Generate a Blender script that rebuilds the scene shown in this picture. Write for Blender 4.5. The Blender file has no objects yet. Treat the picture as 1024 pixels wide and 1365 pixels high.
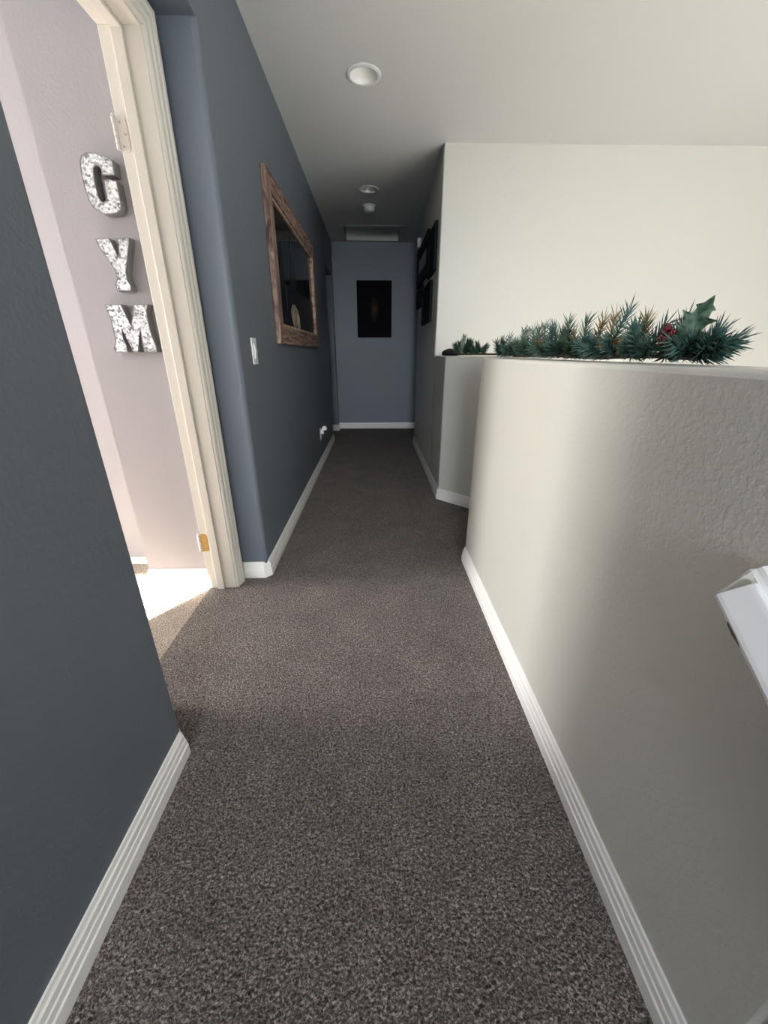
import bpy, bmesh, math, random
from mathutils import Vector, Matrix
from mathutils.geometry import tessellate_polygon
R = math.radians
C = bpy.context.scene.collection
S = bpy.context.scene
random.seed(7)

# ---------------------------------------------------------------- camera
EYE = 1.10
cam = bpy.data.cameras.new('camera')
cam.sensor_fit = 'VERTICAL'; cam.sensor_height = 36.0
cam.lens = 36.0 * 515.0 / 1365.0
cam.clip_start = 0.02; cam.clip_end = 60
camo = bpy.data.objects.new('camera', cam); C.objects.link(camo)
camo.location = (0, 0, EYE)
camo.rotation_euler = (R(90) - math.atan(212 / 515.0), 0, R(-1.2))
S.camera = camo

# ---------------------------------------------------------------- light
S.view_settings.view_transform = 'Standard'
S.view_settings.look = 'None'
S.view_settings.gamma = 1
S.view_settings.use_curve_mapping = False
S.view_settings.exposure = 0.0

w = bpy.data.worlds.new('world'); S.world = w; w.use_nodes = True
w.node_tree.nodes['Background'].inputs[0].default_value = (0.62, 0.78, 1.0, 1)
w.node_tree.nodes['Background'].inputs[1].default_value = 1.0

SUN_AZ = (0.571, 0.821); SUN_TAN = 0.512          # low winter sun through the gym window
sun = bpy.data.lights.new('sun', 'SUN'); sun.energy = 90; sun.angle = R(0.6); sun.color = (1.0, 0.93, 0.82)
so = bpy.data.objects.new('sun', sun); C.objects.link(so)
so.rotation_euler = Vector((SUN_AZ[0], SUN_AZ[1], -SUN_TAN)).to_track_quat('-Z', 'Y').to_euler()
so.location = (-6, -8, 6)

def area(name, loc, direction, sx, sy, power, col):
    l = bpy.data.lights.new(name, 'AREA'); l.shape = 'RECTANGLE'; l.size = sx; l.size_y = sy
    l.energy = power; l.color = col
    o = bpy.data.objects.new(name, l); C.objects.link(o); o.location = loc
    o.rotation_euler = Vector(direction).to_track_quat('-Z', 'Y').to_euler()
    return o
# daylight entering at the windows, one of them added over the stairs
area('window_daylight', (4.10, 0.1, -0.8), (-1, 0, 0), 3.4, 2.6, 84, (1.0, 0.99, 0.97))
area('window_daylight', (2.4, -4.35, -1.3), (0, 1, 0), 2.6, 2.4, 26, (1.0, 0.99, 0.97))
area('window_daylight', (.02, -4.42, 1.80), (0, 1, -.12), 1.0, 1.0, 200, (0.90, 0.95, 1.0))  # added light behind the camera, set high to reach down the hall
area('window_daylight', (-4.62, 1.33, 1.35), (1, 0, 0), 1.08, 1.4, 260, (1.0, 0.98, 0.94))
area('window_daylight', (-3.5, -1.45, 1.45), (0, 1, 0), 0.9, 1.1, 12, (0.95, 0.97, 1.0))

# ---------------------------------------------------------------- materials
def srgb(r, g, b):
    f = lambda c: (c / 255 / 12.92) if c / 255 <= .04045 else ((c / 255 + .055) / 1.055) ** 2.4
    return (f(r), f(g), f(b), 1)

def base_mat(name, col, rough=.6, metal=0.0):
    m = bpy.data.materials.new(name); m.use_nodes = True
    n = m.node_tree.nodes; b = n['Principled BSDF']
    b.inputs['Base Color'].default_value = col
    b.inputs['Roughness'].default_value = rough
    b.inputs['Metallic'].default_value = metal
    return m, m.node_tree, b

def tex(nt, kind, scale, stretch=None, **kw):
    co = nt.nodes.new('ShaderNodeTexCoord'); mp = nt.nodes.new('ShaderNodeMapping')
    nt.links.new(co.outputs['Object'], mp.inputs[0])
    if stretch: mp.inputs['Scale'].default_value = stretch
    t = nt.nodes.new(kind); nt.links.new(mp.outputs[0], t.inputs['Vector'])
    t.inputs['Scale'].default_value = scale
    for k, v in kw.items(): t.inputs[k.replace('_', ' ')].default_value = v
    return t

def ramp(nt, src, stops):
    r = nt.nodes.new('ShaderNodeValToRGB'); nt.links.new(src, r.inputs[0])
    e = r.color_ramp.elements
    while len(e) < len(stops): e.new(.5)
    for el, (p, c) in zip(e, stops): el.position = p; el.color = c
    return r

def bump(nt, b, src, strength, dist):
    bp = nt.nodes.new('ShaderNodeBump'); bp.inputs['Strength'].default_value = strength
    bp.inputs['Distance'].default_value = dist
    nt.links.new(src, bp.inputs['Height']); nt.links.new(bp.outputs[0], b.inputs['Normal'])

def wall_mat(name, col, rough=.55, tex_strength=.35):
    m, nt, b = base_mat(name, col, rough)
    n1 = tex(nt, 'ShaderNodeTexNoise', 95, Detail=4.0, Roughness=.5)
    r = ramp(nt, n1.outputs['Fac'], [(.45, (0, 0, 0, 1)), (.62, (1, 1, 1, 1))])
    bump(nt, b, r.outputs[0], tex_strength, .0009)
    return m

M = {}
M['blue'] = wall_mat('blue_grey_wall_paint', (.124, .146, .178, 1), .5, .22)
M['far'] = wall_mat('blue_grey_wall_paint_lit', (.19, .215, .26, 1), .5, .2)  # same paint as blue, lightened to stand in for light at the hall end
M['cream'] = wall_mat('greige_wall_paint', (.585, .575, .53, 1), .40, .32)
M['gym'] = wall_mat('pale_lilac_wall_paint', (.40, .385, .405, 1), .6, .15)
M['ceil'] = wall_mat('ceiling_paint', (.63, .63, .62, 1), .75, .25)
M['trim'] = base_mat('white_trim_paint', (.86, .85, .83, 1), .3)[0]
M['casing'] = base_mat('ivory_casing_paint', (.72, .69, .63, 1), .35)[0]
M['white'] = base_mat('white_plastic', (.75, .76, .77, 1), .35)[0]
M['black'] = base_mat('black_frame_paint', (.004, .004, .005, 1), .6)[0]; M['black'].node_tree.nodes['Principled BSDF'].inputs['Specular IOR Level'].default_value = .15
M['brass'] = base_mat('brass', (.70, .47, .16, 1), .3, 1.0)[0]
M['lower'] = base_mat('pale_tile', (.72, .70, .66, 1), .5)[0]
M['screw'] = base_mat('hinge_screw_steel', (.5, .42, .3, 1), .35, .9)[0]
M['mat_board'] = base_mat('grey_photo_print', (.30, .30, .29, 1), .5)[0]
M['rail'] = base_mat('white_gloss_rail', (.80, .80, .81, 1), .22)[0]
M['chip'] = base_mat('chipped_dark_wood', (.10, .08, .06, 1), .7)[0]

def carpet_mat(name, dark, mid, light):
    m, nt, b = base_mat(name, mid, 1.0)
    b.inputs['Specular IOR Level'].default_value = .1
    b.inputs['Sheen Weight'].default_value = .15
    v = tex(nt, 'ShaderNodeTexNoise', 165, (1, 1.25, 1), Detail=3.0, Roughness=.7, Distortion=.9)
    r = ramp(nt, v.outputs['Fac'], [(.36, dark), (.50, mid), (.64, light)])
    big = tex(nt, 'ShaderNodeTexNoise', 5.0, Detail=4.0, Roughness=.6)
    rb = ramp(nt, big.outputs['Fac'], [(.35, (.86, .86, .86, 1)), (.65, (1.1, 1.1, 1.1, 1))])
    mx = nt.nodes.new('ShaderNodeMix'); mx.data_type = 'RGBA'; mx.blend_type = 'MULTIPLY'
    mx.inputs[0].default_value = 1
    nt.links.new(r.outputs[0], mx.inputs[6]); nt.links.new(rb.outputs[0], mx.inputs[7])
    nt.links.new(mx.outputs[2], b.inputs['Base Color'])
    vo = tex(nt, 'ShaderNodeTexVoronoi', 150, Randomness=1.0)
    ad = nt.nodes.new('ShaderNodeMath'); ad.operation = 'SUBTRACT'
    nt.links.new(v.outputs['Fac'], ad.inputs[0]); nt.links.new(vo.outputs['Distance'], ad.inputs[1])
    bump(nt, b, ad.outputs[0], 1.0, .006)
    return m
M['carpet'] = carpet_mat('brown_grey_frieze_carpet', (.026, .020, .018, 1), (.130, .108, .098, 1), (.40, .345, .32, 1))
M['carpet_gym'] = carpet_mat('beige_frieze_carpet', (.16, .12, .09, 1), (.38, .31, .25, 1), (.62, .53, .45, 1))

def wood_mat(name, a, bcol, c, stretch):
    m, nt, b = base_mat(name, bcol, .65)
    v = tex(nt, 'ShaderNodeTexNoise', 15, stretch, Detail=6.0, Roughness=.65, Distortion=1.2)
    r = ramp(nt, v.outputs['Fac'], [(.38, a), (.49, bcol), (.62, c)])
    nt.links.new(r.outputs[0], b.inputs['Base Color'])
    bump(nt, b, v.outputs['Fac'], .6, .004)
    return m
WA, WB, WC = (.030, .018, .014, 1), (.19, .110, .085, 1), (.42, .30, .245, 1)
M['wood_h'] = wood_mat('rustic_wood_horizontal', WA, WB, WC, (1, .35, 5))
M['wood_v'] = wood_mat('rustic_wood_vertical', WA, WB, WC, (1, 5, .35))
M['wood_lip'] = wood_mat('pale_wood_lip', (.16, .10, .07, 1), (.38, .26, .19, 1), (.5, .38, .3, 1), (1, 2, 2))

m, nt, b = base_mat('galvanized_sheet', (.7, .7, .7, 1), .4, .6)
v = tex(nt, 'ShaderNodeTexVoronoi', 150, Randomness=1.0)
r = ramp(nt, v.outputs['Color'], [(.2, (.22, .23, .25, 1)), (.45, (.72, .74, .76, 1)), (.7, (1, 1, 1, 1))])
nt.links.new(r.outputs[0], b.inputs['Base Color'])
r2 = ramp(nt, v.outputs['Color'], [(.2, (.55, .55, .55, 1)), (.8, (.2, .2, .2, 1))]); nt.links.new(r2.outputs[0], b.inputs['Roughness'])
bump(nt, b, v.outputs['Color'], .5, .004)
M['galv'] = m
M['galv_side'] = base_mat('dull_zinc_edge', (.27, .265, .26, 1), .55, .2)[0]

# far canvas: black with a faint russet figure
m, nt, b = base_mat('dark_canvas_paint', (.003, .003, .004, 1), .7); b.inputs['Specular IOR Level'].default_value = .12
co = nt.nodes.new('ShaderNodeTexCoord'); mp = nt.nodes.new('ShaderNodeMapping')
mp.vector_type = 'POINT'; mp.inputs['Scale'].default_value = (1 / .07, 1, 1 / .17); mp.inputs['Rotation'].default_value = (0, R(-24), 0)
nt.links.new(co.outputs['Object'], mp.inputs[0])
g = nt.nodes.new('ShaderNodeTexGradient'); g.gradient_type = 'SPHERICAL'; nt.links.new(mp.outputs[0], g.inputs[0])
nz = tex(nt, 'ShaderNodeTexNoise', 14, Detail=3.0)
mm = nt.nodes.new('ShaderNodeMath'); mm.operation = 'MULTIPLY'; nt.links.new(g.outputs['Fac'], mm.inputs[0]); nt.links.new(nz.outputs['Fac'], mm.inputs[1])
r = ramp(nt, mm.outputs[0], [(.0, (.002, .002, .004, 1)), (.5, (.060, .024, .014, 1))])
nt.links.new(r.outputs[0], b.inputs['Base Color'])
M['canvas'] = m
M['night'] = base_mat('dark_glass', (.008, .010, .009, 1), .08)[0]
M['night'].node_tree.nodes['Principled BSDF'].inputs['Specular IOR Level'].default_value = .22
M['night2'] = base_mat('black_glass_shape', (.0008, .0008, .001, 1), .25)[0]
m, nt, b = base_mat('pale_glass_shape', (.42, .34, .24, 1), .4)
nz = tex(nt, 'ShaderNodeTexNoise', 22, (1, 1, .4), Detail=2.0)
r = ramp(nt, nz.outputs['Fac'], [(.38, (.03, .02, .015, 1)), (.5, (.30, .22, .14, 1)), (.66, (.60, .54, .44, 1))])
nt.links.new(r.outputs[0], b.inputs['Base Color'])
M['figure'] = m

def green(name, a, bcol):
    m, nt, b = base_mat(name, a, .5)
    v = tex(nt, 'ShaderNodeTexNoise', 60, Detail=2.0)
    r = ramp(nt, v.outputs['Fac'], [(.35, a), (.68, bcol)])
    nt.links.new(r.outputs[0], b.inputs['Base Color'])
    return m
M['pine1'] = green('dark_pine_needles', (.012, .036, .020, 1), (.045, .095, .058, 1))
M['pine2'] = green('blue_pine_needles', (.016, .052, .042, 1), (.065, .135, .112, 1))
M['pine3'] = green('olive_gold_needles', (.08, .06, .02, 1), (.30, .23, .11, 1))
M['frost'] = green('frosted_needles', (.18, .26, .22, 1), (.50, .56, .50, 1))
M['holly'] = green('variegated_holly', (.030, .085, .05, 1), (.22, .33, .24, 1))
M['berry'] = base_mat('dark_red_berry', (.10, .006, .012, 1), .25)[0]
M['stem'] = base_mat('brown_wire_stem', (.06, .035, .02, 1), .8)[0]
M['gold'] = base_mat('gold_ribbon', (.62, .42, .20, 1), .35, .5)[0]
M['ribbon_black'] = base_mat('black_velvet', (.006, .008, .008, 1), .8)[0]

# ---------------------------------------------------------------- helpers
def obj(name, bm, mat, parent=None, label=None, cat=None, group=None, kind=None, bevel=None, smooth=None, loc=None):
    me = bpy.data.meshes.new(name)
    bmesh.ops.recalc_face_normals(bm, faces=bm.faces)
    bm.to_mesh(me); bm.free()
    o = bpy.data.objects.new(name, me); C.objects.link(o)
    for mt in (mat if isinstance(mat, (list, tuple)) else [mat]): me.materials.append(mt)
    if parent: o.parent = parent
    if loc: o.location = loc
    if smooth is not None:
        for p in me.polygons: p.use_smooth = True
        try: me.set_sharp_from_angle(angle=R(smooth))
        except Exception: pass
    if bevel:
        md = o.modifiers.new('bevel', 'BEVEL'); md.width = bevel[0]; md.segments = bevel[1]
        md.limit_method = 'ANGLE'; md.angle_limit = R(40)
    tag(o, label, cat, group, kind)
    return o

def tag(o, label=None, cat=None, group=None, kind=None):
    if label: o['label'] = label
    if cat: o['category'] = cat
    if group: o['group'] = group
    if kind: o['kind'] = kind

def thing(name, loc, label=None, cat=None, group=None, kind=None):
    o = bpy.data.objects.new(name, None); C.objects.link(o); o.location = loc
    o.empty_display_size = .05
    tag(o, label, cat, group, kind); return o

def box(bm, x0, x1, y0, y1, z0, z1):
    v = [bm.verts.new((x, y, z)) for x in (x0, x1) for y in (y0, y1) for z in (z0, z1)]
    for f in ((0, 1, 3, 2), (4, 6, 7, 5), (0, 4, 5, 1), (2, 3, 7, 6), (0, 2, 6, 4), (1, 5, 7, 3)):
        bm.faces.new([v[i] for i in f])

def BX(*a):
    bm = bmesh.new(); box(bm, *a); return bm

def rounded(pts):
    """pts: (x, y[, radius]) -> polygon with rounded corners"""
    out = []; n = len(pts)
    for i, p in enumerate(pts):
        r = p[2] if len(p) > 2 else 0
        if not r: out.append((p[0], p[1])); continue
        P = Vector(p[:2]); a = (Vector(pts[i - 1][:2]) - P).normalized(); c = (Vector(pts[(i + 1) % n][:2]) - P).normalized()
        ang = a.angle(c); d = r / math.tan(ang / 2)
        s, e = P + a * d, P + c * d
        ctr = P + (a + c).normalized() * (r / math.sin(ang / 2))
        v0, v1 = s - ctr, e - ctr
        tot = v0.angle_signed(v1)
        for k in range(9):
            t = -tot * k / 8
            q = Matrix.Rotation(t, 2) @ v0
            out.append((ctr.x + q.x, ctr.y + q.y))
    return out

def prism(bm, poly, z0, z1):
    a = [bm.verts.new((x, y, z0)) for x, y in poly]; b_ = [bm.verts.new((x, y, z1)) for x, y in poly]
    n = len(poly)
    bm.faces.new(a[::-1]); bm.faces.new(b_)
    for i in range(n): bm.faces.new((a[i], a[(i + 1) % n], b_[(i + 1) % n], b_[i]))

def prism_x(bm, poly, x0, x1):          # poly in (y, z)
    a = [bm.verts.new((x0, y, z)) for y, z in poly]; b_ = [bm.verts.new((x1, y, z)) for y, z in poly]
    n = len(poly)
    bm.faces.new(a[::-1]); bm.faces.new(b_)
    for i in range(n): bm.faces.new((a[i], a[(i + 1) % n], b_[(i + 1) % n], b_[i]))

def prism_y(bm, poly, y0, y1):          # poly in (x, z)
    a = [bm.verts.new((x, y0, z)) for x, z in poly]; b_ = [bm.verts.new((x, y1, z)) for x, z in poly]
    n = len(poly)
    bm.faces.new(a[::-1]); bm.faces.new(b_)
    for i in range(n): bm.faces.new((a[i], a[(i + 1) % n], b_[(i + 1) % n], b_[i]))

def cyl(bm, p0, p1, r0, r1=None, n=16):
    p0, p1 = Vector(p0), Vector(p1); r1 = r0 if r1 is None else r1
    q = (p1 - p0).to_track_quat('Z', 'Y')
    A = []; B = []
    for i in range(n):
        d = q @ Vector((math.cos(2 * math.pi * i / n), math.sin(2 * math.pi * i / n), 0))
        A.append(bm.verts.new(p0 + d * r0)); B.append(bm.verts.new(p1 + d * r1))
    bm.faces.new(A[::-1]); bm.faces.new(B)
    for i in range(n): bm.faces.new((A[i], A[(i + 1) % n], B[(i + 1) % n], B[i]))

def lathe(bm, prof, c, n=40):           # prof: (r, z) open profile about vertical axis
    rings = []
    for r_, z in prof:
        if r_ < 1e-6: rings.append([bm.verts.new((c[0], c[1], c[2] + z))])
        else: rings.append([bm.verts.new((c[0] + r_ * math.cos(2 * math.pi * i / n), c[1] + r_ * math.sin(2 * math.pi * i / n), c[2] + z)) for i in range(n)])
    for a, b_ in zip(rings, rings[1:]):
        for i in range(n):
            j = (i + 1) % n
            if len(a) == 1: bm.faces.new((a[0], b_[i], b_[j]))
            elif len(b_) == 1: bm.faces.new((a[i], a[j], b_[0]))
            else: bm.faces.new((a[i], a[j], b_[j], b_[i]))

def sweep(bm, path, prof, side=1):
    """profile (d, z) swept along a plan path; d is offset to the left (side=1) or right (-1) of travel"""
    P = [Vector(p) for p in path]; rings = []
    for i, p in enumerate(P):
        ds = []
        if i > 0: ds.append((P[i] - P[i - 1]).normalized())
        if i < len(P) - 1: ds.append((P[i + 1] - P[i]).normalized())
        ns = [Vector((-d.y, d.x)) * side for d in ds]
        nn = ns[0] if len(ns) == 1 else (ns[0] + ns[1]) / (1 + ns[0].dot(ns[1]))
        rings.append([bm.verts.new((p.x + nn.x * d, p.y + nn.y * d, z)) for d, z in prof])
    k = len(prof)
    for a, b_ in zip(rings, rings[1:]):
        for j in range(k): bm.faces.new((a[j], a[(j + 1) % k], b_[(j + 1) % k], b_[j]))
    bm.faces.new(rings[0]); bm.faces.new(rings[-1][::-1])

BASE = [(-.003, 0), (.016, 0), (.016, .036), (.013, .039), (.0125, .055), (.010, .058), (.0095, .074), (.006, .078), (.004, .088), (-.003, .090)]
def baseboard(name, paths, mat=None):
    bm = bmesh.new()
    for path, side in paths: sweep(bm, path, BASE, side)
    return obj(name, bm, mat or M['trim'], kind='structure')

def wall_with_hole(bm, axis, at, thick, a0, a1, z0, z1, h0, h1, hz0, hz1):
    for (p, q, r_, s) in ((a0, h0, z0, z1), (h1, a1, z0, z1), (h0, h1, z0, hz0), (h0, h1, hz1, z1)):
        if axis == 'x': box(bm, at, at + thick, p, q, r_, s)
        else: box(bm, p, q, at, at + thick, r_, s)
# ---------------------------------------------------------------- dimensions (metres)
ZC = 2.47; LOW = -2.7
WL = -.575; WLB = -.712; WG = -.845      # hall face, niche face, gym face of the left wall
WR = .500; WRB = .625
YN = .82; YF_ = 1.785; YHL = 5.25; YHR = 5.08; YFAR = 6.15; YCR = 3.50
JF, JN = 1.680, .965                     # far and near jamb
BN = .022                                # bullnose radius
ZN = 2.112                               # niche header

# ---------------------------------------------------------------- floors
bm = bmesh.new()
prism(bm, [(WG, .25), (1.15, .25), (1.15, 3.0), (.62, 3.0), (.62, YHR), (2.3, YHR), (2.3, 6.3), (-2.3, 6.3), (-2.3, YHL), (WG, YHL)], -.2, 0)
obj('floor', bm, M['carpet'], kind='structure')
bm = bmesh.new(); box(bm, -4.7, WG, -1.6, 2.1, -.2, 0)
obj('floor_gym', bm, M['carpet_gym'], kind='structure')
obj('floor_lower', BX(WLB, 4.3, -4.6, 3.6, LOW - .2, LOW), M['lower'], kind='structure')
bm = bmesh.new()
for i in range(13):
    z = -.19 * (i + 1); y1 = .25 - .26 * i
    box(bm, WL, WR, y1 - .26, y1 + .02, z - .21, z)
obj('floor_stairs', bm, M['carpet'], kind='structure')

# ---------------------------------------------------------------- ceiling with real recesses
CANS = [(-.05, 2.79, .093), (-.05, 4.345, .093)]
HX0, HX1, HY0, HY1 = -.40, .345, 5.42, 6.10
bm = bmesh.new(); prism(bm, [(WG, -4.6), (4.3, -4.6), (4.3, 6.4), (-4.8, 6.4), (-4.8, -1.65), (WG, -1.65)], ZC, ZC + .18)
ceil = obj('ceiling', bm, M['ceil'], kind='structure')
bm = bmesh.new()
for x, y, r_ in CANS: cyl(bm, (x, y, ZC - .1), (x, y, ZC + .07), .074, n=40)
box(bm, HX0 + .03, HX1 - .03, HY0 + .03, HY1 - .03, ZC - .1, ZC + .13)
cut = obj('cutter', bm, M['ceil'])
md = ceil.modifiers.new('b', 'BOOLEAN'); md.object = cut; md.operation = 'DIFFERENCE'; md.solver = 'EXACT'
bpy.context.view_layer.update()
ev = ceil.evaluated_get(bpy.context.evaluated_depsgraph_get())
newme = bpy.data.meshes.new_from_object(ev)
ceil.modifiers.clear(); ceil.data = newme
bpy.data.objects.remove(cut, do_unlink=True)

# ---------------------------------------------------------------- walls
# left wall of the hall with the niche that holds the gym doorway
bm = bmesh.new()
prism(bm, rounded([(WL, -4.5), (WL, YN, BN), (WLB, YN), (WLB, -4.5)]), LOW, ZC)
prism(bm, rounded([(WLB, YF_), (WL, YF_, BN), (WL, YHL, BN), (WLB, YHL)]), 0, ZC)
box(bm, WLB, WL, YN, YF_, ZN, ZC)
box(bm, WLB, WL, YHL, 5.97, 2.06, ZC)                       # header over the side passage
box(bm, WLB, WL, 5.97, 6.3, 0, ZC)
box(bm, WG, WLB, -4.5, JN - .02, 0, ZC)                     # wall that carries the door
box(bm, WG, WLB, JF + .02, YHL, 0, ZC)
box(bm, WG, WLB, JN - .02, JF + .02, 2.05, ZC)
obj('wall_left', bm, M['blue'], kind='structure', smooth=25)

# right wall beyond the stairwell, full height, then the far end
bm = bmesh.new()
prism(bm, rounded([(WR, YCR, .012), (WR, YHR, BN), (WRB, YHR), (WRB, YCR + .12), (4.3, YCR + .12), (4.3, YCR)]), LOW, ZC)
obj('wall_right', bm, M['cream'], kind='structure', smooth=25)
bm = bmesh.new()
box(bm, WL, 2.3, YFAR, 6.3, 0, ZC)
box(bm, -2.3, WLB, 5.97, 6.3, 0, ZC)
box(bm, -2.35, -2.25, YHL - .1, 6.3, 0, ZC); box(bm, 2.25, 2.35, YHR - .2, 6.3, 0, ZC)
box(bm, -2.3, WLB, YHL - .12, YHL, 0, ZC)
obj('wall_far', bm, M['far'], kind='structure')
obj('wall_passage', BX(WRB, 2.3, YHR - .12, YHR, 0, ZC), M['cream'], kind='structure')

# pony wall beside the camera; slopes down with the stairs behind it
ZP = 1.080
bm = bmesh.new()
prism(bm, rounded([(WR, .2), (WR, 1.955, .030), (WRB, 1.955, .030), (WRB, .2)]), LOW, ZP)
prism_x(bm, [(.2, LOW), (.2, ZP), (-2.9, ZP - 2.27), (-3.2, LOW)], WR, WRB)
o = obj('wall_pony_near', bm, M['cream'], kind='structure', bevel=(.012, 4), smooth=40)
bm = bmesh.new()
prism(bm, [(WR, YCR), (WR, 2.955), (1.0, 2.455), (1.0, 1.965), (WRB, 1.965), (WRB, 1.84), (1.12, 1.84), (1.12, 2.505), (WRB, 3.0), (WRB, YCR)], LOW, ZP)
obj('wall_pony_bay', bm, M['cream'], kind='structure', bevel=(.010, 3), smooth=40)

# outer walls of the stairwell with window openings
bm = bmesh.new(); wall_with_hole(bm, 'x', 4.15, .15, -4.6, YCR, LOW, ZC, -1.6, 1.8, -2.1, .5)
obj('wall_stairwell_right', bm, M['cream'], kind='structure')
bm = bmesh.new(); wall_with_hole(bm, 'y', -4.6, .15, .75, 4.3, LOW, ZC, 1.1, 3.7, -2.5, -0.1)
wall_with_hole(bm, 'y', -4.6, .15, WLB, .75, LOW, ZC, -.50, .55, 1.25, 2.35)
obj('wall_stairwell_back', bm, M['cream'], kind='structure')

obj('wall_light_block', BX(WL, WR, -1.35, -1.2, 2.03, ZC), M['cream'], kind='structure')  # unseen block added to keep the back light off the ceiling and upper far wall
# gym room
bm = bmesh.new()
box(bm, -1.155, WG, 1.725, 2.1, 0, ZC)                       # narrow return that carries the letters
box(bm, -4.7, -1.155, 1.945, 2.1, 0, ZC)
obj('wall_gym_back', bm, M['gym'], kind='structure')
bm = bmesh.new(); wall_with_hole(bm, 'y', -1.65, .15, -4.7, WG, 0, ZC, -4.0, -3.06, .9, 2.165)
obj('wall_gym_front', bm, M['gym'], kind='structure')
bm = bmesh.new(); wall_with_hole(bm, 'x', -4.8, .1, -1.6, 2.1, 0, ZC, .76, 1.90, .62, 2.08)
obj('wall_gym_side', bm, M['gym'], kind='structure')
obj('wall_gym_inner', BX(WG - .012, WG, -1.5, JN - .06, 0, ZC), M['gym'], kind='structure')

# windows (frame and muntins)
def window(name, axis, at, a0, a1, z0, z1, nb, nz):
    bm = bmesh.new(); t = .05
    def bar(p, q, r_, s, d=.04):
        if axis == 'x': box(bm, at, at + d, p, q, r_, s)
        else: box(bm, p, q, at, at + d, r_, s)
    bar(a0, a0 + t, z0, z1); bar(a1 - t, a1, z0, z1); bar(a0 + t, a1 - t, z0, z0 + t); bar(a0 + t, a1 - t, z1 - t, z1)
    for i in range(1, nb): c_ = a0 + (a1 - a0) * i / nb; bar(c_ - .012, c_ + .012, z0 + t, z1 - t, .03)
    for i in range(1, nz): c_ = z0 + (z1 - z0) * i / nz; bar(a0 + t, a1 - t, c_ - .012, c_ + .012, .025)
    obj(name, bm, M['trim'], kind='structure')
window('window_1', 'x', 4.22, -1.6, 1.8, -2.1, .5, 4, 3)
window('window_2', 'y', -4.56, 1.1, 3.7, -2.5, -0.1, 3, 3)

window('window_3_added', 'y', -4.56, -.50, .55, 1.25, 2.35, 2, 3)  # unseen window added over the stairs to light the hall
window('window_4', 'y', -1.6, -4.0, -3.06, .9, 2.165, 1, 1)
window('window_5', 'x', -4.77, .76, 1.90, .62, 2.08, 2, 2)
# ---------------------------------------------------------------- baseboards
c = .03
baseboard('baseboard_left', [
    ([(WL, .25), (WL, YN - .022), (WL - .022, YN), (WLB, YN), (WLB, JN - .09)], -1),
    ([(WLB, YF_), (WL - .022, YF_), (WL, YF_ + .022), (WL, YHL - .022), (WL - .022, YHL), (-.9, YHL)], -1)])
baseboard('baseboard_far', [([(WL, YFAR), (1.6, YFAR)], -1), ([(-1.6, 5.97), (WL, 5.97), (WL, YFAR)], -1)])
baseboard('baseboard_right', [
    ([(1.2, YHR), (WR + .022, YHR), (WR, YHR - .022), (WR, 2.955), (1.0, 2.455), (1.0, 1.97)], -1)])
baseboard('baseboard_pony', [([(WRB - .03, 1.955), (WR + .024, 1.955), (WR, 1.955 - .024), (WR, .25)], -1)])
baseboard('baseboard_gym', [([(-1.155, 1.945), (-1.155, 1.725), (WG - .002, 1.725)], -1)])

bm = bmesh.new(); sweep(bm, [(-4.6, 1.945), (-1.156, 1.945)], [(d, z * .4) for d, z in BASE], -1)
obj('trim_1', bm, M['trim'], kind='structure')
# ---------------------------------------------------------------- gym doorway: jamb, stop, casing, hinges
door = thing('door_1', (WLB, JF, 0), kind='structure')
def rel(bm, o):
    bmesh.ops.translate(bm, verts=bm.verts, vec=-Vector(o.location)); return bm
ZD = 2.03
bm = bmesh.new()
box(bm, WG, WLB, JF, JF + .02, 0, ZD + .02); box(bm, WG, WLB, JN - .02, JN, 0, ZD + .02); box(bm, WG, WLB, JN, JF, ZD, ZD + .02)
obj('door_jamb', rel(bm, door), M['casing'], door, bevel=(.002, 2))
bm = bmesh.new()
box(bm, -.803, -.768, JF - .011, JF, 0, ZD - .011); box(bm, -.803, -.768, JN, JN + .011, 0, ZD - .011); box(bm, -.803, -.768, JN, JF, ZD - .011, ZD)
obj('door_stop', rel(bm, door), M['casing'], door, bevel=(.002, 2))
CAS = [(0, 0), (0, .008), (.006, .012), (.020, .013), (.026, .017), (.044, .018), (.050, .021), (.064, .021), (.066, .018), (.066, 0)]
bm = bmesh.new()
def casing_path(bm, prof, X0, sgn):
    # profile: (distance outward from opening, thickness away from wall)
    rings = []
    for (y, z, oy, oz) in ((JF + .005, 0, 1, 0), (JF + .005, ZD + .005, 1, 1), (JN - .005, ZD + .005, -1, 1), (JN - .005, 0, -1, 0)):
        rings.append([bm.verts.new((X0 + sgn * t, y + oy * d, z + oz * d)) for d, t in prof])
    k = len(prof)
    for a, b_ in zip(rings, rings[1:]):
        for j in range(k): bm.faces.new((a[j], a[(j + 1) % k], b_[(j + 1) % k], b_[j]))
    bm.faces.new(rings[0]); bm.faces.new(rings[-1][::-1])
casing_path(bm, CAS, WLB, 1)
obj('door_casing', rel(bm, door), M['casing'], door)
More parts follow.
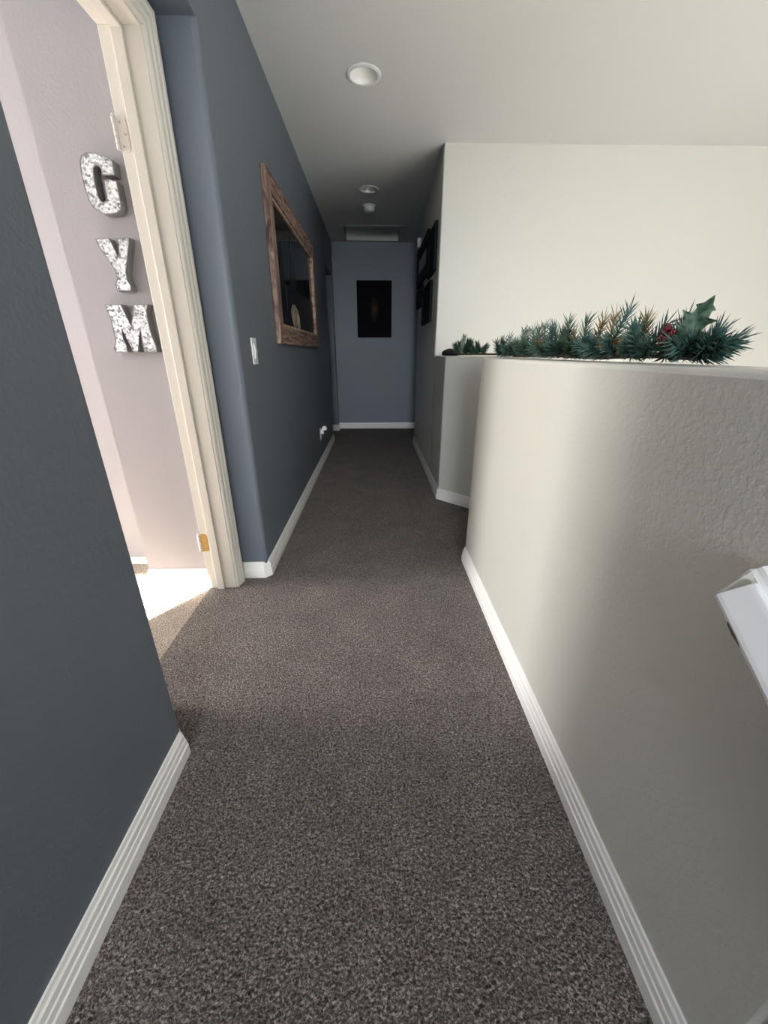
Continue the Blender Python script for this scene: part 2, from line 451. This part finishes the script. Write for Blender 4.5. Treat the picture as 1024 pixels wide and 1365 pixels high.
def hinge(z0, z1, mat, label):
    bm = bmesh.new()
    prism_y(bm, rounded([(WG + .001, z0), (-.813, z0, .008), (-.813, z1, .008), (WG + .001, z1)]), JF - .0025, JF + .001)
    h = obj('hinge', rel(bm, door), mat, door, label=label)
    bm = bmesh.new(); n = 5; L = (z1 - z0 - .004) / n
    for i in range(n): cyl(bm, (WG - .005, JF - .006, z0 + .002 + i * L + .001), (WG - .005, JF - .006, z0 + .002 + (i + 1) * L - .001), .0062 if i % 2 == 0 else .0056, n=14)
    cyl(bm, (WG - .005, JF - .006, z1), (WG - .005, JF - .006, z1 + .005), .0045, n=12)
    obj('hinge_knuckle', rel(bm, door), M['casing'] if mat is M['casing'] else M['trim'], h)
    for k, (dx, t) in enumerate(((.012, .85), (.024, .5), (.012, .15))):
        bm = bmesh.new(); zz = z0 + (z1 - z0) * t
        cyl(bm, (-.846 + dx, JF - .0022, zz), (-.846 + dx, JF - .0040, zz), .0032, n=12)
        obj('hinge_screw', rel(bm, door), M['screw'], h)
hinge(1.725, 1.815, M['casing'], 'upper hinge painted over in ivory')
hinge(.210, .300, M['brass'], 'lower hinge with a bare brass plate')
# header of passage, far left, is part of the wall

# ---------------------------------------------------------------- attic hatch
hx = thing('attic_hatch', ((HX0 + HX1) / 2, (HY0 + HY1) / 2, ZC), 'rectangular attic hatch with raised trim in the hall ceiling before the far wall', 'hatch')
bm = bmesh.new()
def frame_ring(bm, x0, x1, y0, y1, wdt, z0, z1):
    box(bm, x0, x1, y0, y0 + wdt, z0, z1); box(bm, x0, x1, y1 - wdt, y1, z0, z1)
    box(bm, x0, x0 + wdt, y0 + wdt, y1 - wdt, z0, z1); box(bm, x1 - wdt, x1, y0 + wdt, y1 - wdt, z0, z1)
frame_ring(bm, HX0, HX1, HY0, HY1, .034, ZC - .003, ZC)
obj('hatch_trim', rel(bm, hx), M['ceil'], hx)
obj('hatch_panel', rel(BX(HX0 + .031, HX1 - .031, HY0 + .031, HY1 - .031, ZC + .105, ZC + .125), hx), M['ceil'], hx)

# ---------------------------------------------------------------- ceiling can lights, smoke alarm
for (x, y, r_), lab in zip(CANS, ('round recessed ceiling light, the larger nearer one above the wood frame', 'round recessed ceiling light further down the hall beside the smoke alarm')):
    t = thing('recessed_light', (x, y, ZC), lab, 'ceiling light', 'recessed lights along the hall ceiling')
    bm = bmesh.new(); lathe(bm, [(.070, .0), (r_, 0), (r_, -.003), (.086, -.007), (.074, -.006), (.070, .0)], (0, 0, 0)); obj('trim_ring', bm, M['white'], t, smooth=40)
    bm = bmesh.new(); lathe(bm, [(.0715, -.003), (.067, .012), (.058, .030), (.044, .045), (.026, .053), (.0, .056)], (0, 0, 0)); obj('diffuser', bm, M['trim'], t, smooth=60)
sm = thing('smoke_alarm', (-.05, 4.765, ZC), 'small white round smoke alarm on the hall ceiling behind the farther light', 'smoke alarm')
bm = bmesh.new(); lathe(bm, [(0, 0), (.062, 0), (.062, -.010), (.056, -.012), (0, -.012)], (0, 0, 0)); obj('base', bm, M['white'], sm, smooth=40)
bm = bmesh.new(); lathe(bm, [(0, -.012), (.050, -.012), (.053, -.022), (.048, -.045), (.036, -.055), (0, -.056)], (0, 0, 0)); obj('cover', bm, M['white'], sm, smooth=40)
bm = bmesh.new(); cyl(bm, (.02, -.0, -.055), (.02, 0, -.0585), .008); obj('test_button', bm, M['mat_board'], sm)

# ---------------------------------------------------------------- letters G Y M
LET = {
 'G': [(-0.998, 1.702), (-0.988, 1.717), (-0.972, 1.725), (-0.948, 1.726), (-0.925, 1.721), (-0.903, 1.713), (-0.887, 1.706), (-0.89, 1.665), (-0.931, 1.664), (-0.932, 1.681), (-0.939, 1.690), (-0.949, 1.690), (-0.957, 1.683), (-0.960, 1.668), (-0.963, 1.639), (-0.961, 1.602), (-0.956, 1.592), (-0.947, 1.588), (-0.937, 1.594), (-0.933, 1.609), (-0.933, 1.632), (-0.933, 1.651), (-0.909, 1.653), (-0.888, 1.648), (-0.888, 1.62), (-0.889, 1.58), (-0.896, 1.565), (-0.912, 1.557), (-0.933, 1.554), (-0.955, 1.554), (-0.973, 1.560), (-0.988, 1.572), (-0.998, 1.592), (-1.003, 1.625), (-1.003, 1.671)],
 'Y': [(-1.008, 1.482), (-0.96, 1.484), (-0.954, 1.475), (-0.940, 1.430), (-0.936, 1.433), (-0.930, 1.475), (-0.933, 1.484), (-0.886, 1.486), (-0.891, 1.466), (-0.914, 1.404), (-0.924, 1.376), (-0.924, 1.350), (-0.916, 1.334), (-0.918, 1.316), (-0.973, 1.316), (-0.973, 1.341), (-0.962, 1.355), (-0.963, 1.383), (-1.004, 1.462)],
 'M': [(-1.031, 1.271), (-0.97, 1.272), (-0.949, 1.198), (-0.922, 1.272), (-0.868, 1.272), (-0.878, 1.249), (-0.880, 1.219), (-0.877, 1.161), (-0.869, 1.129), (-0.870, 1.103), (-0.920, 1.103), (-0.921, 1.133), (-0.916, 1.192), (-0.944, 1.103), (-0.964, 1.103), (-0.989, 1.188), (-0.990, 1.153), (-0.984, 1.128), (-0.986, 1.103), (-1.035, 1.103), (-1.037, 1.119), (-1.024, 1.137), (-1.022, 1.219), (-1.028, 1.249)]}
LLAB = {'G': 'galvanized metal letter G, topmost of the three letters on the wall inside the gym doorway',
        'Y': 'galvanized metal letter Y hanging between the G and the M inside the doorway',
        'M': 'galvanized metal letter M, lowest and brightest of the three letters inside the gym doorway'}
def inset(poly, d):
    n = len(poly); out = []
    A = sum(poly[i][0] * poly[(i + 1) % n][1] - poly[(i + 1) % n][0] * poly[i][1] for i in range(n))
    sg = 1 if A > 0 else -1
    for i in range(n):
        p0, p1, p2 = Vector(poly[i - 1]), Vector(poly[i]), Vector(poly[(i + 1) % n])
        d1, d2 = (p1 - p0).normalized(), (p2 - p1).normalized()
        n1, n2 = Vector((-d1.y, d1.x)) * sg, Vector((-d2.y, d2.x)) * sg
        nn = (n1 + n2) / max(.35, 1 + n1.dot(n2))
        out.append((p1.x + nn.x * d, p1.y + nn.y * d))
    return out
YW = 1.725; YFACE = 1.685
for k, poly in LET.items():
    cx = sum(p[0] for p in poly) / len(poly); cz = sum(p[1] for p in poly) / len(poly)
    t = thing('wall_letter', (cx, YW, cz), LLAB[k], 'letter', 'metal letters on the gym wall')
    pl = [(x - cx, z - cz) for x, z in poly]; ins = inset(pl, .0028)
    bm = bmesh.new()                                      # tray: sides, rim and back
    n = len(pl); d = YFACE - YW
    ro = [bm.verts.new((x, -.0005, z)) for x, z in pl]; rf = [bm.verts.new((x, d, z)) for x, z in pl]
    ri = [bm.verts.new((x, d, z)) for x, z in ins]; rb = [bm.verts.new((x, d + .004, z)) for x, z in ins]
    for a, b_ in ((ro, rf), (rf, ri), (ri, rb)):
        for i in range(n): bm.faces.new((a[i], a[(i + 1) % n], b_[(i + 1) % n], b_[i]))
    for f_ in tessellate_polygon([[Vector((x, z, 0)) for x, z in pl]]): bm.faces.new([ro[i] for i in f_])
    obj('letter_body', bm, M['galv_side'], t)
    bm = bmesh.new(); tri = tessellate_polygon([[Vector((x, z, 0)) for x, z in ins]])
    fa = [bm.verts.new((x, d + .0015, z)) for x, z in ins]; fb = [bm.verts.new((x, d + .0035, z)) for x, z in ins]
    for f_ in tri: bm.faces.new([fa[i] for i in f_]); bm.faces.new([fb[i] for i in f_][::-1])
    for i in range(n): bm.faces.new((fa[i], fa[(i + 1) % n], fb[(i + 1) % n], fb[i]))
    obj('letter_face', bm, M['galv'], t)

# ---------------------------------------------------------------- big wooden frame on the left wall
fy0, fy1, fz0, fz1 = 2.475, 4.10, 1.150, 1.985
t = thing('framed_glass', (WL, (fy0 + fy1) / 2, fz0), 'large rustic brown wood frame around dark glass on the left hall wall', 'picture frame')
W_ = .098; X0, X1 = WL + .001, WL + .030
def rail_poly(a, b_, c_, d_, mat, name, x1=X1, par=None):
    bm = bmesh.new()
    prism_x(bm, [a, b_, c_, d_], X0, x1)
    return obj(name, rel(bm, t), mat, t, bevel=(.003, 2))
iy0, iy1, iz0, iz1 = fy0 + W_, fy1 - W_, fz0 + W_, fz1 - W_
rail_poly((fy0, fz1), (fy1, fz1), (iy1, iz1), (iy0, iz1), M['wood_h'], 'frame_rail')
rail_poly((fy0, fz0), (iy0, iz0), (iy1, iz0), (fy1, fz0), M['wood_h'], 'frame_rail')
rail_poly((fy0, fz0), (fy0, fz1), (iy0, iz1), (iy0, iz0), M['wood_v'], 'frame_rail')
rail_poly((fy1, fz0), (iy1, iz0), (iy1, iz1), (fy1, fz1), M['wood_v'], 'frame_rail')
bm = bmesh.new(); L_ = .016
for q in ((iy0, iy1, iz1 - L_, iz1), (iy0, iy1, iz0, iz0 + L_), (iy0, iy0 + L_, iz0 + L_, iz1 - L_), (iy1 - L_, iy1, iz0 + L_, iz1 - L_)):
    box(bm, X0, X1 - .008, *q)
obj('frame_lip', rel(bm, t), M['wood_lip'], t, label='pale inner lip of the frame', bevel=(.003, 2))
xg = X0 + .008
gl = obj('glass', rel(BX(X0, xg, iy0 + L_, iy1 - L_, iz0 + L_, iz1 - L_), t), M['night'], t)
bm = bmesh.new()                                           # black spired shapes laid on the dark glass
prism_x(bm, [(2.62, 1.27), (2.62, 1.50), (2.68, 1.56), (2.74, 1.66), (2.77, 1.72), (2.80, 1.68), (2.82, 1.50), (2.84, 1.27)], xg, xg + .001)
prism_x(bm, [(2.84, 1.27), (2.84, 1.50), (3.00, 1.52), (3.03, 1.62), (3.06, 1.66), (3.04, 1.72), (3.07, 1.78), (3.10, 1.86), (3.13, 1.78), (3.17, 1.71), (3.15, 1.65), (3.19, 1.61), (3.23, 1.51), (3.46, 1.51), (3.50, 1.60), (3.53, 1.52), (3.95, 1.53), (3.95, 1.27)], xg, xg + .001)
obj('silhouette', rel(bm, t), M['night2'], gl)
bm = bmesh.new()
prism_x(bm, [(3.00, 1.275), (2.93, 1.33), (2.94, 1.37), (2.99, 1.405), (3.08, 1.415), (3.18, 1.39), (3.25, 1.34), (3.24, 1.275), (3.17, 1.262), (3.14, 1.30), (3.07, 1.262)], xg + .001, xg + .002)
obj('pale_figure', rel(bm, t), M['figure'], gl, label='pale tan upright shape near the bottom of the dark glass')

# ---------------------------------------------------------------- light switch and outlet
t = thing('light_switch', (WL, 1.995, 1.108), 'white rocker light switch plate on the left wall under the big wood frame', 'light switch')
bm = bmesh.new(); prism_x(bm, rounded([(-.036, -.058, .004), (.036, -.058, .004), (.036, .058, .004), (-.036, .058, .004)]), 0, .006)
obj('plate', bm, M['white'], t, bevel=(.002, 2))
bm = bmesh.new(); prism_x(bm, [(-.0165, -.033), (.0165, -.033), (.0165, .033), (-.0165, .033)], .006, .0085); obj('rocker_frame', bm, M['trim'], t)
bm = bmesh.new()
a = [(.0085, -.030), (.0095, -.030), (.014, .0), (.0095, .030), (.0085, .030)]
prism_pts = a
va = [bm.verts.new((x, -.014, z)) for x, z in a]; vb = [bm.verts.new((x, .014, z)) for x, z in a]
bm.faces.new(va); bm.faces.new(vb[::-1])
for i in range(5): bm.faces.new((va[i], va[(i + 1) % 5], vb[(i + 1) % 5], vb[i]))
obj('rocker', bm, M['white'], t)

t = thing('wall_outlet', (WL, 4.02, .325), 'white wall outlet low on the left hall wall near the far end', 'outlet')
bm = bmesh.new(); prism_x(bm, rounded([(-.036, -.058, .004), (.036, -.058, .004), (.036, .058, .004), (-.036, .058, .004)]), 0, .006)
obj('plate', bm, M['white'], t, bevel=(.002, 2))
for dz in (-.02, .02):
    bm = bmesh.new(); prism_x(bm, rounded([(-.016, dz - .014, .006), (.016, dz - .014, .006), (.016, dz + .014, .006), (-.016, dz + .014, .006)]), .006, .009)
    s_ = obj('socket', bm, M['trim'], t)
t = thing('night_light', (WL + .009, 4.02, .345), 'small white plug-in night light in the outlet low on the left wall', 'night light')
bm = bmesh.new(); box(bm, 0, .030, -.022, .022, -.018, .030); obj('body', bm, M['white'], t, bevel=(.005, 3))
bm = bmesh.new(); lathe(bm, [(0, .062), (.018, .058), (.025, .04), (.025, .022), (0, .020)], (.036, 0, 0), 20); obj('lamp_shade', bm, M['trim'], t, smooth=50)

# ---------------------------------------------------------------- pictures
t = thing('canvas_picture', (-.008, YFAR, 1.665), 'tall black canvas with a faint russet figure on the far hall wall', 'picture')
hw, hh = .243, .358
obj('canvas', BX(-hw, hw, -.034, -.001, -hh, hh), M['canvas'], t, bevel=(.004, 2))
obj('canvas_back_frame', BX(-hw + .02, hw - .02, -.001, .0, -hh + .02, hh - .02), M['black'], t)

def photo_frame(y0, y1, z0, z1, label, border=.035, mat=.05):
    t = thing('photo_frame', (WR, (y0 + y1) / 2, z0), label, 'picture frame', 'black photo frames on the right hall wall')
    bm = bmesh.new()
    for q in ((y0, y1, z0, z0 + border), (y0, y1, z1 - border, z1), (y0, y0 + border, z0 + border, z1 - border), (y1 - border, y1, z0 + border, z1 - border)):
        box(bm, WR - .026, WR - .0005, *q)
    obj('frame', rel(bm, t), M['black'], t, bevel=(.003, 2))
    if mat: obj('mat_board', rel(BX(WR - .016, WR - .002, y0 + border, y1 - border, z0 + border, z1 - border), t), M['black'], t)
    a = border + mat
    obj('photo', rel(BX(WR - .018, WR - .0155, y0 + a, y1 - a, z0 + a, z1 - a), t), M['mat_board'] if label.startswith('large') else M['black'], t)
photo_frame(3.62, 4.07, 1.72, 2.055, 'black photo frame nearest the cream wall corner, in the top row', .04, .06)
photo_frame(4.11, 5.03, 1.77, 2.12, 'large black photo frame with a grey print, farthest in the top row', .055, .06)
photo_frame(3.79, 4.42, 1.36, 1.68, 'black photo frame hanging lowest on the right hall wall', .05, .03)
photo_frame(4.46, 5.00, 1.56, 1.745, 'black photo frame tucked under the large grey print at the hall end', .04, .02)
t = thing('door_chime', (WR, 4.97, 2.20), 'small pale sensor box high on the right hall wall above the black frames', 'sensor')
obj('body', BX(-.035, -.0005, -.035, .035, -.045, .045), M['white'], t, bevel=(.010, 3))
bm = bmesh.new(); cyl(bm, (-.035, 0, -.012), (-.038, 0, -.012), .012); obj('lens', bm, M['mat_board'], t)

# ---------------------------------------------------------------- handrail on the pony wall beside the stairs
hr = thing('handrail', (WR, .44, .80), 'white moulded stair handrail starting on the right wall and sloping down', 'handrail')
sl = -.72; dirv = Vector((0, -1, sl)).normalized()
upv = dirv.cross(Vector((1, 0, 0))).normalized()
if upv.z < 0: upv = -upv
# section: (x toward hall from wall, u perpendicular to the slope)
SEC = [(.0, -.004), (.0, .053), (.006, .055), (.011, .052), (.0135, .045), (.0165, .0405), (.0195, .0435), (.023, .0465), (.027, .0455), (.030, .041), (.0445, .012), (.0462, .007), (.0455, .002), (.042, -.003)]
P0 = Vector((WR, .447, .808)); Lr = 3.0
bm = bmesh.new()
rings = []
for s in (0, Lr):
    rings.append([bm.verts.new(Vector((WR - .0005 - x, 0, 0)) + Vector((0, P0.y, P0.z)) + dirv * (s + ((.020 if x >= .019 else 0) if s == 0 else 0)) + upv * u) for x, u in SEC])
k = len(SEC)
for j in range(k): bm.faces.new((rings[0][j], rings[0][(j + 1) % k], rings[1][(j + 1) % k], rings[1][j]))
bm.faces.new(rings[0]); bm.faces.new(rings[1][::-1])
obj('rail', rel(bm, hr), M['rail'], hr, bevel=(.0012, 2))
bm = bmesh.new()                                          # tapered return that closes the rail against the wall
tri = [(.018, .002), (.045, .019), (.018, .024)]
lo = [bm.verts.new(Vector((WR - x, P0.y, P0.z)) + dirv * s_ + upv * .002) for x, s_ in tri]
hi = [bm.verts.new(Vector((WR - x, P0.y, P0.z)) + dirv * s_ + upv * u_) for (x, s_), u_ in zip(tri, (.043, .010, .040))]
bm.faces.new(lo); bm.faces.new(hi[::-1])
for i in range(3): bm.faces.new((lo[i], lo[(i + 1) % 3], hi[(i + 1) % 3], hi[i]))
obj('rail_return', rel(bm, hr), M['cream'], hr)
bm = bmesh.new()
base_ = Vector((WR - .0465, P0.y, P0.z)) + dirv * .055 + upv * .004
pts = [base_, base_ + dirv * .022 + upv * .001, base_ + dirv * .034 - upv * .001, base_ + dirv * .018 - upv * .004, base_ + dirv * .004 - upv * .003]
va = [bm.verts.new(p) for p in pts]; vb = [bm.verts.new(p + Vector((.004, 0, 0))) for p in pts]
bm.faces.new(va); bm.faces.new(vb[::-1])
for i in range(5): bm.faces.new((va[i], va[(i + 1) % 5], vb[(i + 1) % 5], vb[i]))
obj('paint_chip', rel(bm, hr), M['chip'], hr, label='dark chipped spot on the rail edge')

# ---------------------------------------------------------------- garlands
def needle(bm, p, d, L, w):
    d = d.normalized(); s = d.orthogonal().normalized(); u = d.cross(s)
    a = [bm.verts.new(p + (s * math.cos(t_) + u * math.sin(t_)) * w) for t_ in (0, 2.094, 4.189)]
    m_ = [bm.verts.new(p + d * L * .6 + (s * math.cos(t_) + u * math.sin(t_)) * w * .9) for t_ in (0, 2.094, 4.189)]
    e = bm.verts.new(p + d * L)
    for i in range(3):
        bm.faces.new((a[i], a[(i + 1) % 3], m_[(i + 1) % 3], m_[i])); bm.faces.new((m_[i], m_[(i + 1) % 3], e))

def sprig(parent, p, d, L, mat, nl=.026, cnt=95, w=.0008, spread=.95, zmin=None):
    bm = bmesh.new(); d = d.normalized()
    side = d.orthogonal().normalized(); up = d.cross(side)
    bend = Vector((random.uniform(-.2, .2), random.uniform(-.2, .2), .25)) * L
    f = lambda t_: p + d * L * t_ + bend * t_ * t_
    prev = f(0)
    for i in range(1, 5):
        q = f(i / 4); cyl(bm, prev, q, .0014, n=5); prev = q
    for f_ in bm.faces: f_.material_index = 1
    nb = len(bm.faces)
    for i in range(cnt):
        t_ = i / cnt; an = i * 2.399 + random.uniform(-.3, .3)
        rad = side * math.cos(an) + up * math.sin(an)
        sp = spread * (1.15 - .75 * t_)
        dd = d * 1.0 + rad * sp
        ln = nl * random.uniform(.8, 1.15)
        st = f(t_); en = st + dd.normalized() * ln
        if zmin is not None and en.z < zmin:
            dd = dd.normalized(); dd.z = max(dd.z, (zmin - st.z) / ln)
        needle(bm, st, dd, ln, w * random.uniform(.8, 1.3))
    bmesh.ops.translate(bm, verts=bm.verts, vec=-Vector(parent.location))
    if zmin is not None:
        for v in bm.verts:
            if v.co.z + parent.location.z < zmin - .001: v.co.z = zmin - .001 - parent.location.z
    return obj('pine_sprig', bm, [mat, M['stem']], parent)

g1 = thing('pine_garland', (.56, 1.2, ZP), 'long green pine garland with holly leaf and red berries lying on the near half wall', 'garland')
def spine(parent, pts):
    bm = bmesh.new()
    for a, b_ in zip(pts, pts[1:]): cyl(bm, a, b_, .006, n=8)
    bmesh.ops.translate(bm, verts=bm.verts, vec=-Vector(parent.location))
    obj('twisted_wire_core', bm, M['stem'], parent)
spine(g1, [Vector((.56 + .008 * math.sin(i * 2.1), .71 + i * .1, ZP + .013 + .003 * math.sin(i * 1.3))) for i in range(12)])
N = 44
YG0, YG1 = .70, 1.86
for i in range(N):
    y = YG0 + .03 + (YG1 - YG0 - .04) * (i / (N - 1))
    far = (y - YG0) / (YG1 - YG0)
    s = 1 if i % 2 else -1
    z0 = ZP + .014
    mat = M['pine2'] if random.random() < (.75 if far < .35 else .25) else M['pine1']
    sprig(g1, Vector((.56 + .006 * s, y, z0)), Vector((s * random.uniform(.35, .8), random.uniform(-.9, .3), random.uniform(.12, .4))), .045, mat, cnt=52, w=.0013, nl=.03, spread=1.25, zmin=ZP + .002)
    if y > .80 or i % 3 == 0:
        hgt = random.choice((.030, .050, .068, .080)) if y > .9 else (.055 if y > .80 else .022)
        if y > 1.70: hgt *= .6
        mt = mat
        if i in (9, 11, 16, 25, 33): mt = M['pine3']
        if i in (6, 14): mt = M['pine3']
        sprig(g1, Vector((.56 + random.uniform(-.015, .015), y, z0)), Vector((random.uniform(-.7, .5), random.uniform(-1.0, 1.0), 1)), hgt, mt, nl=.034, cnt=64, w=.0013, spread=1.3, zmin=ZP + .002)
# tail end toward the camera
for dx, dy, dz, L_ in ((-.15, -1, .55, .040), (.1, -1, .30, .050), (-.05, -1, .12, .055), (.3, -1, .2, .045), (-.4, -.9, .35, .04), (.0, -.6, .9, .035)):
    sprig(g1, Vector((.56, YG0 + .01, ZP + .014)), Vector((dx, dy, dz)), L_, M['pine2'], nl=.034, cnt=60, w=.0013, spread=1.1, zmin=ZP + .002)
# far tip
for dx, dy, dz in ((-.1, 1, .3), (.2, .8, .5), (0, .3, 1)):
    sprig(g1, Vector((.56, 1.84, ZP + .014)), Vector((dx, dy, dz)), .05, M['pine1'], nl=.025, zmin=ZP + .002)

# holly leaf: lobed blade with a raised midrib
def holly_leaf(parent, p, d, nrm_, L, Wd, label=None):
    bm = bmesh.new(); d = d.normalized(); s = d.cross(nrm_).normalized(); nn = s.cross(d)
    prof = [(0, .10), (.12, .40), (.17, .75), (.22, .42), (.34, .60), (.38, 1.0), (.44, .50), (.56, .62), (.60, 1.0), (.66, .45), (.76, .40), (.80, .55), (.86, .24), (1.0, 0)]
    rows = []
    for t_, w_ in prof:
        c0 = p + d * L * t_ + nn * (.10 * L * math.sin(t_ * 3.0))
        ww = max(w_, .02) * Wd / 2
        rows.append([bm.verts.new(c0 - s * ww + nn * .18 * ww + d * L * .07 * (w_ > .7)), bm.verts.new(c0 - s * ww * .45 - nn * .05 * ww),
                     bm.verts.new(c0), bm.verts.new(c0 + s * ww * .45 - nn * .05 * ww), bm.verts.new(c0 + s * ww + nn * .18 * ww + d * L * .07 * (w_ > .7))])
    for a, b_ in zip(rows, rows[1:]):
        for j in range(4): bm.faces.new((a[j], a[j + 1], b_[j + 1], b_[j]))
    r_ = bmesh.ops.solidify(bm, geom=bm.faces[:], thickness=.0009)
    bmesh.ops.translate(bm, verts=bm.verts, vec=-Vector(parent.location))
    return obj('holly_leaf', bm, M['holly'], parent, label=label)
hp = Vector((.550, .742, ZP + .022))
holly_leaf(g1, hp, Vector((.12, -.30, .90)), Vector((-.80, -.45, -.25)), .092, .060, 'large spiny green holly leaf standing up')
holly_leaf(g1, hp + Vector((0, .004, -.004)), Vector((.15, .10, .95)), Vector((-.9, -.3, .1)), .070, .030)
BC = Vector((.535, .765, ZP + .050))
for i in range(14):
    a_ = i * 2.399; rr = .0105 * math.sqrt(i / 14.0) * 1.4
    q = BC + Vector((.004 * math.sin(i * 1.7), rr * math.cos(a_), rr * math.sin(a_) * 1.2))
    bm = bmesh.new(); bmesh.ops.create_icosphere(bm, subdivisions=2, radius=.0056, matrix=Matrix.Translation(q - Vector(g1.location)))
    obj('berry', bm, M['berry'], g1, smooth=180)
bm = bmesh.new(); cyl(bm, (.556, .758, ZP + .012), tuple(BC), .0014, n=6)
obj('berry_stem', rel(bm, g1), M['stem'], g1)
# gold ribbon loops half hidden in the garland
for y in (.93, 1.02, 1.35):
    bm = bmesh.new(); ring = []
    for i in range(17):
        a_ = 2 * math.pi * i / 16
        c0 = Vector((.545, y + .017 * math.cos(a_), ZP + .034 + .017 * math.sin(a_)))
        ring.append((bm.verts.new(c0 + Vector((-.007, 0, 0))), bm.verts.new(c0 + Vector((.007, .004, 0)))))
    for a, b_ in zip(ring, ring[1:]): bm.faces.new((a[0], a[1], b_[1], b_[0]))
    bmesh.ops.solidify(bm, geom=bm.faces[:], thickness=.0008)
    obj('gold_ribbon_loop', rel(bm, g1), M['gold'], g1)

# short garland on the far half wall
g2 = thing('pine_garland', (.60, 2.92, ZP), 'short dark green pine garland on the far half wall beside the hall corner', 'garland')
spine(g2, [Vector((.57, 3.06, ZP + .012)), Vector((.60, 2.94, ZP + .012)), Vector((.66, 2.875, ZP + .012)), Vector((.74, 2.80, ZP + .012)), Vector((.80, 2.735, ZP + .012))])
for (x, y, dx, dy, dz, L_, mt) in ((.60, 2.955, -.2, 0, 1, .05, 'pine1'), (.61, 2.94, .1, -.1, 1, .085, 'frost'), (.625, 2.925, .2, -.4, .8, .07, 'pine1'), (.64, 2.91, .1, 0, 1, .05, 'pine2'),
                                   (.66, 2.90, .2, .1, 1, .055, 'pine1'), (.59, 2.965, -.3, .3, .6, .05, 'pine1'), (.71, 2.845, -.2, .1, 1, .045, 'pine1'), (.72, 2.84, .5, -.2, .7, .04, 'pine2'), (.70, 2.85, -.6, .2, .5, .035, 'pine1')):
    sprig(g2, Vector((x, y, ZP + .013)), Vector((dx, dy, dz)), L_, M[mt], nl=.042, cnt=130, w=.0016, zmin=ZP + .002)
bm = bmesh.new()                                            # crumpled black bow lying flat
for j, (x, y, sx, sz, rz) in enumerate(((.565, 3.26, .040, .026, .4), (.565, 3.17, .042, .034, -.3), (.575, 3.06, .038, .024, .9))):
    mt_ = Matrix.Translation((x, y, ZP + .018)) @ Matrix.Rotation(rz, 4, 'Z') @ Matrix.Diagonal((sx, .05, sz, 1))
    r_ = bmesh.ops.create_icosphere(bm, subdivisions=3, radius=1, matrix=mt_)
    for v in r_['verts']:
        v.co += Vector((random.uniform(-1, 1), random.uniform(-1, 1), random.uniform(-1, 1))) * .0015
        v.co.z = max(v.co.z, ZP + .001)
obj('black_bow', rel(bm, g2), M['ribbon_black'], g2, label='dark crumpled bow at the hall end')
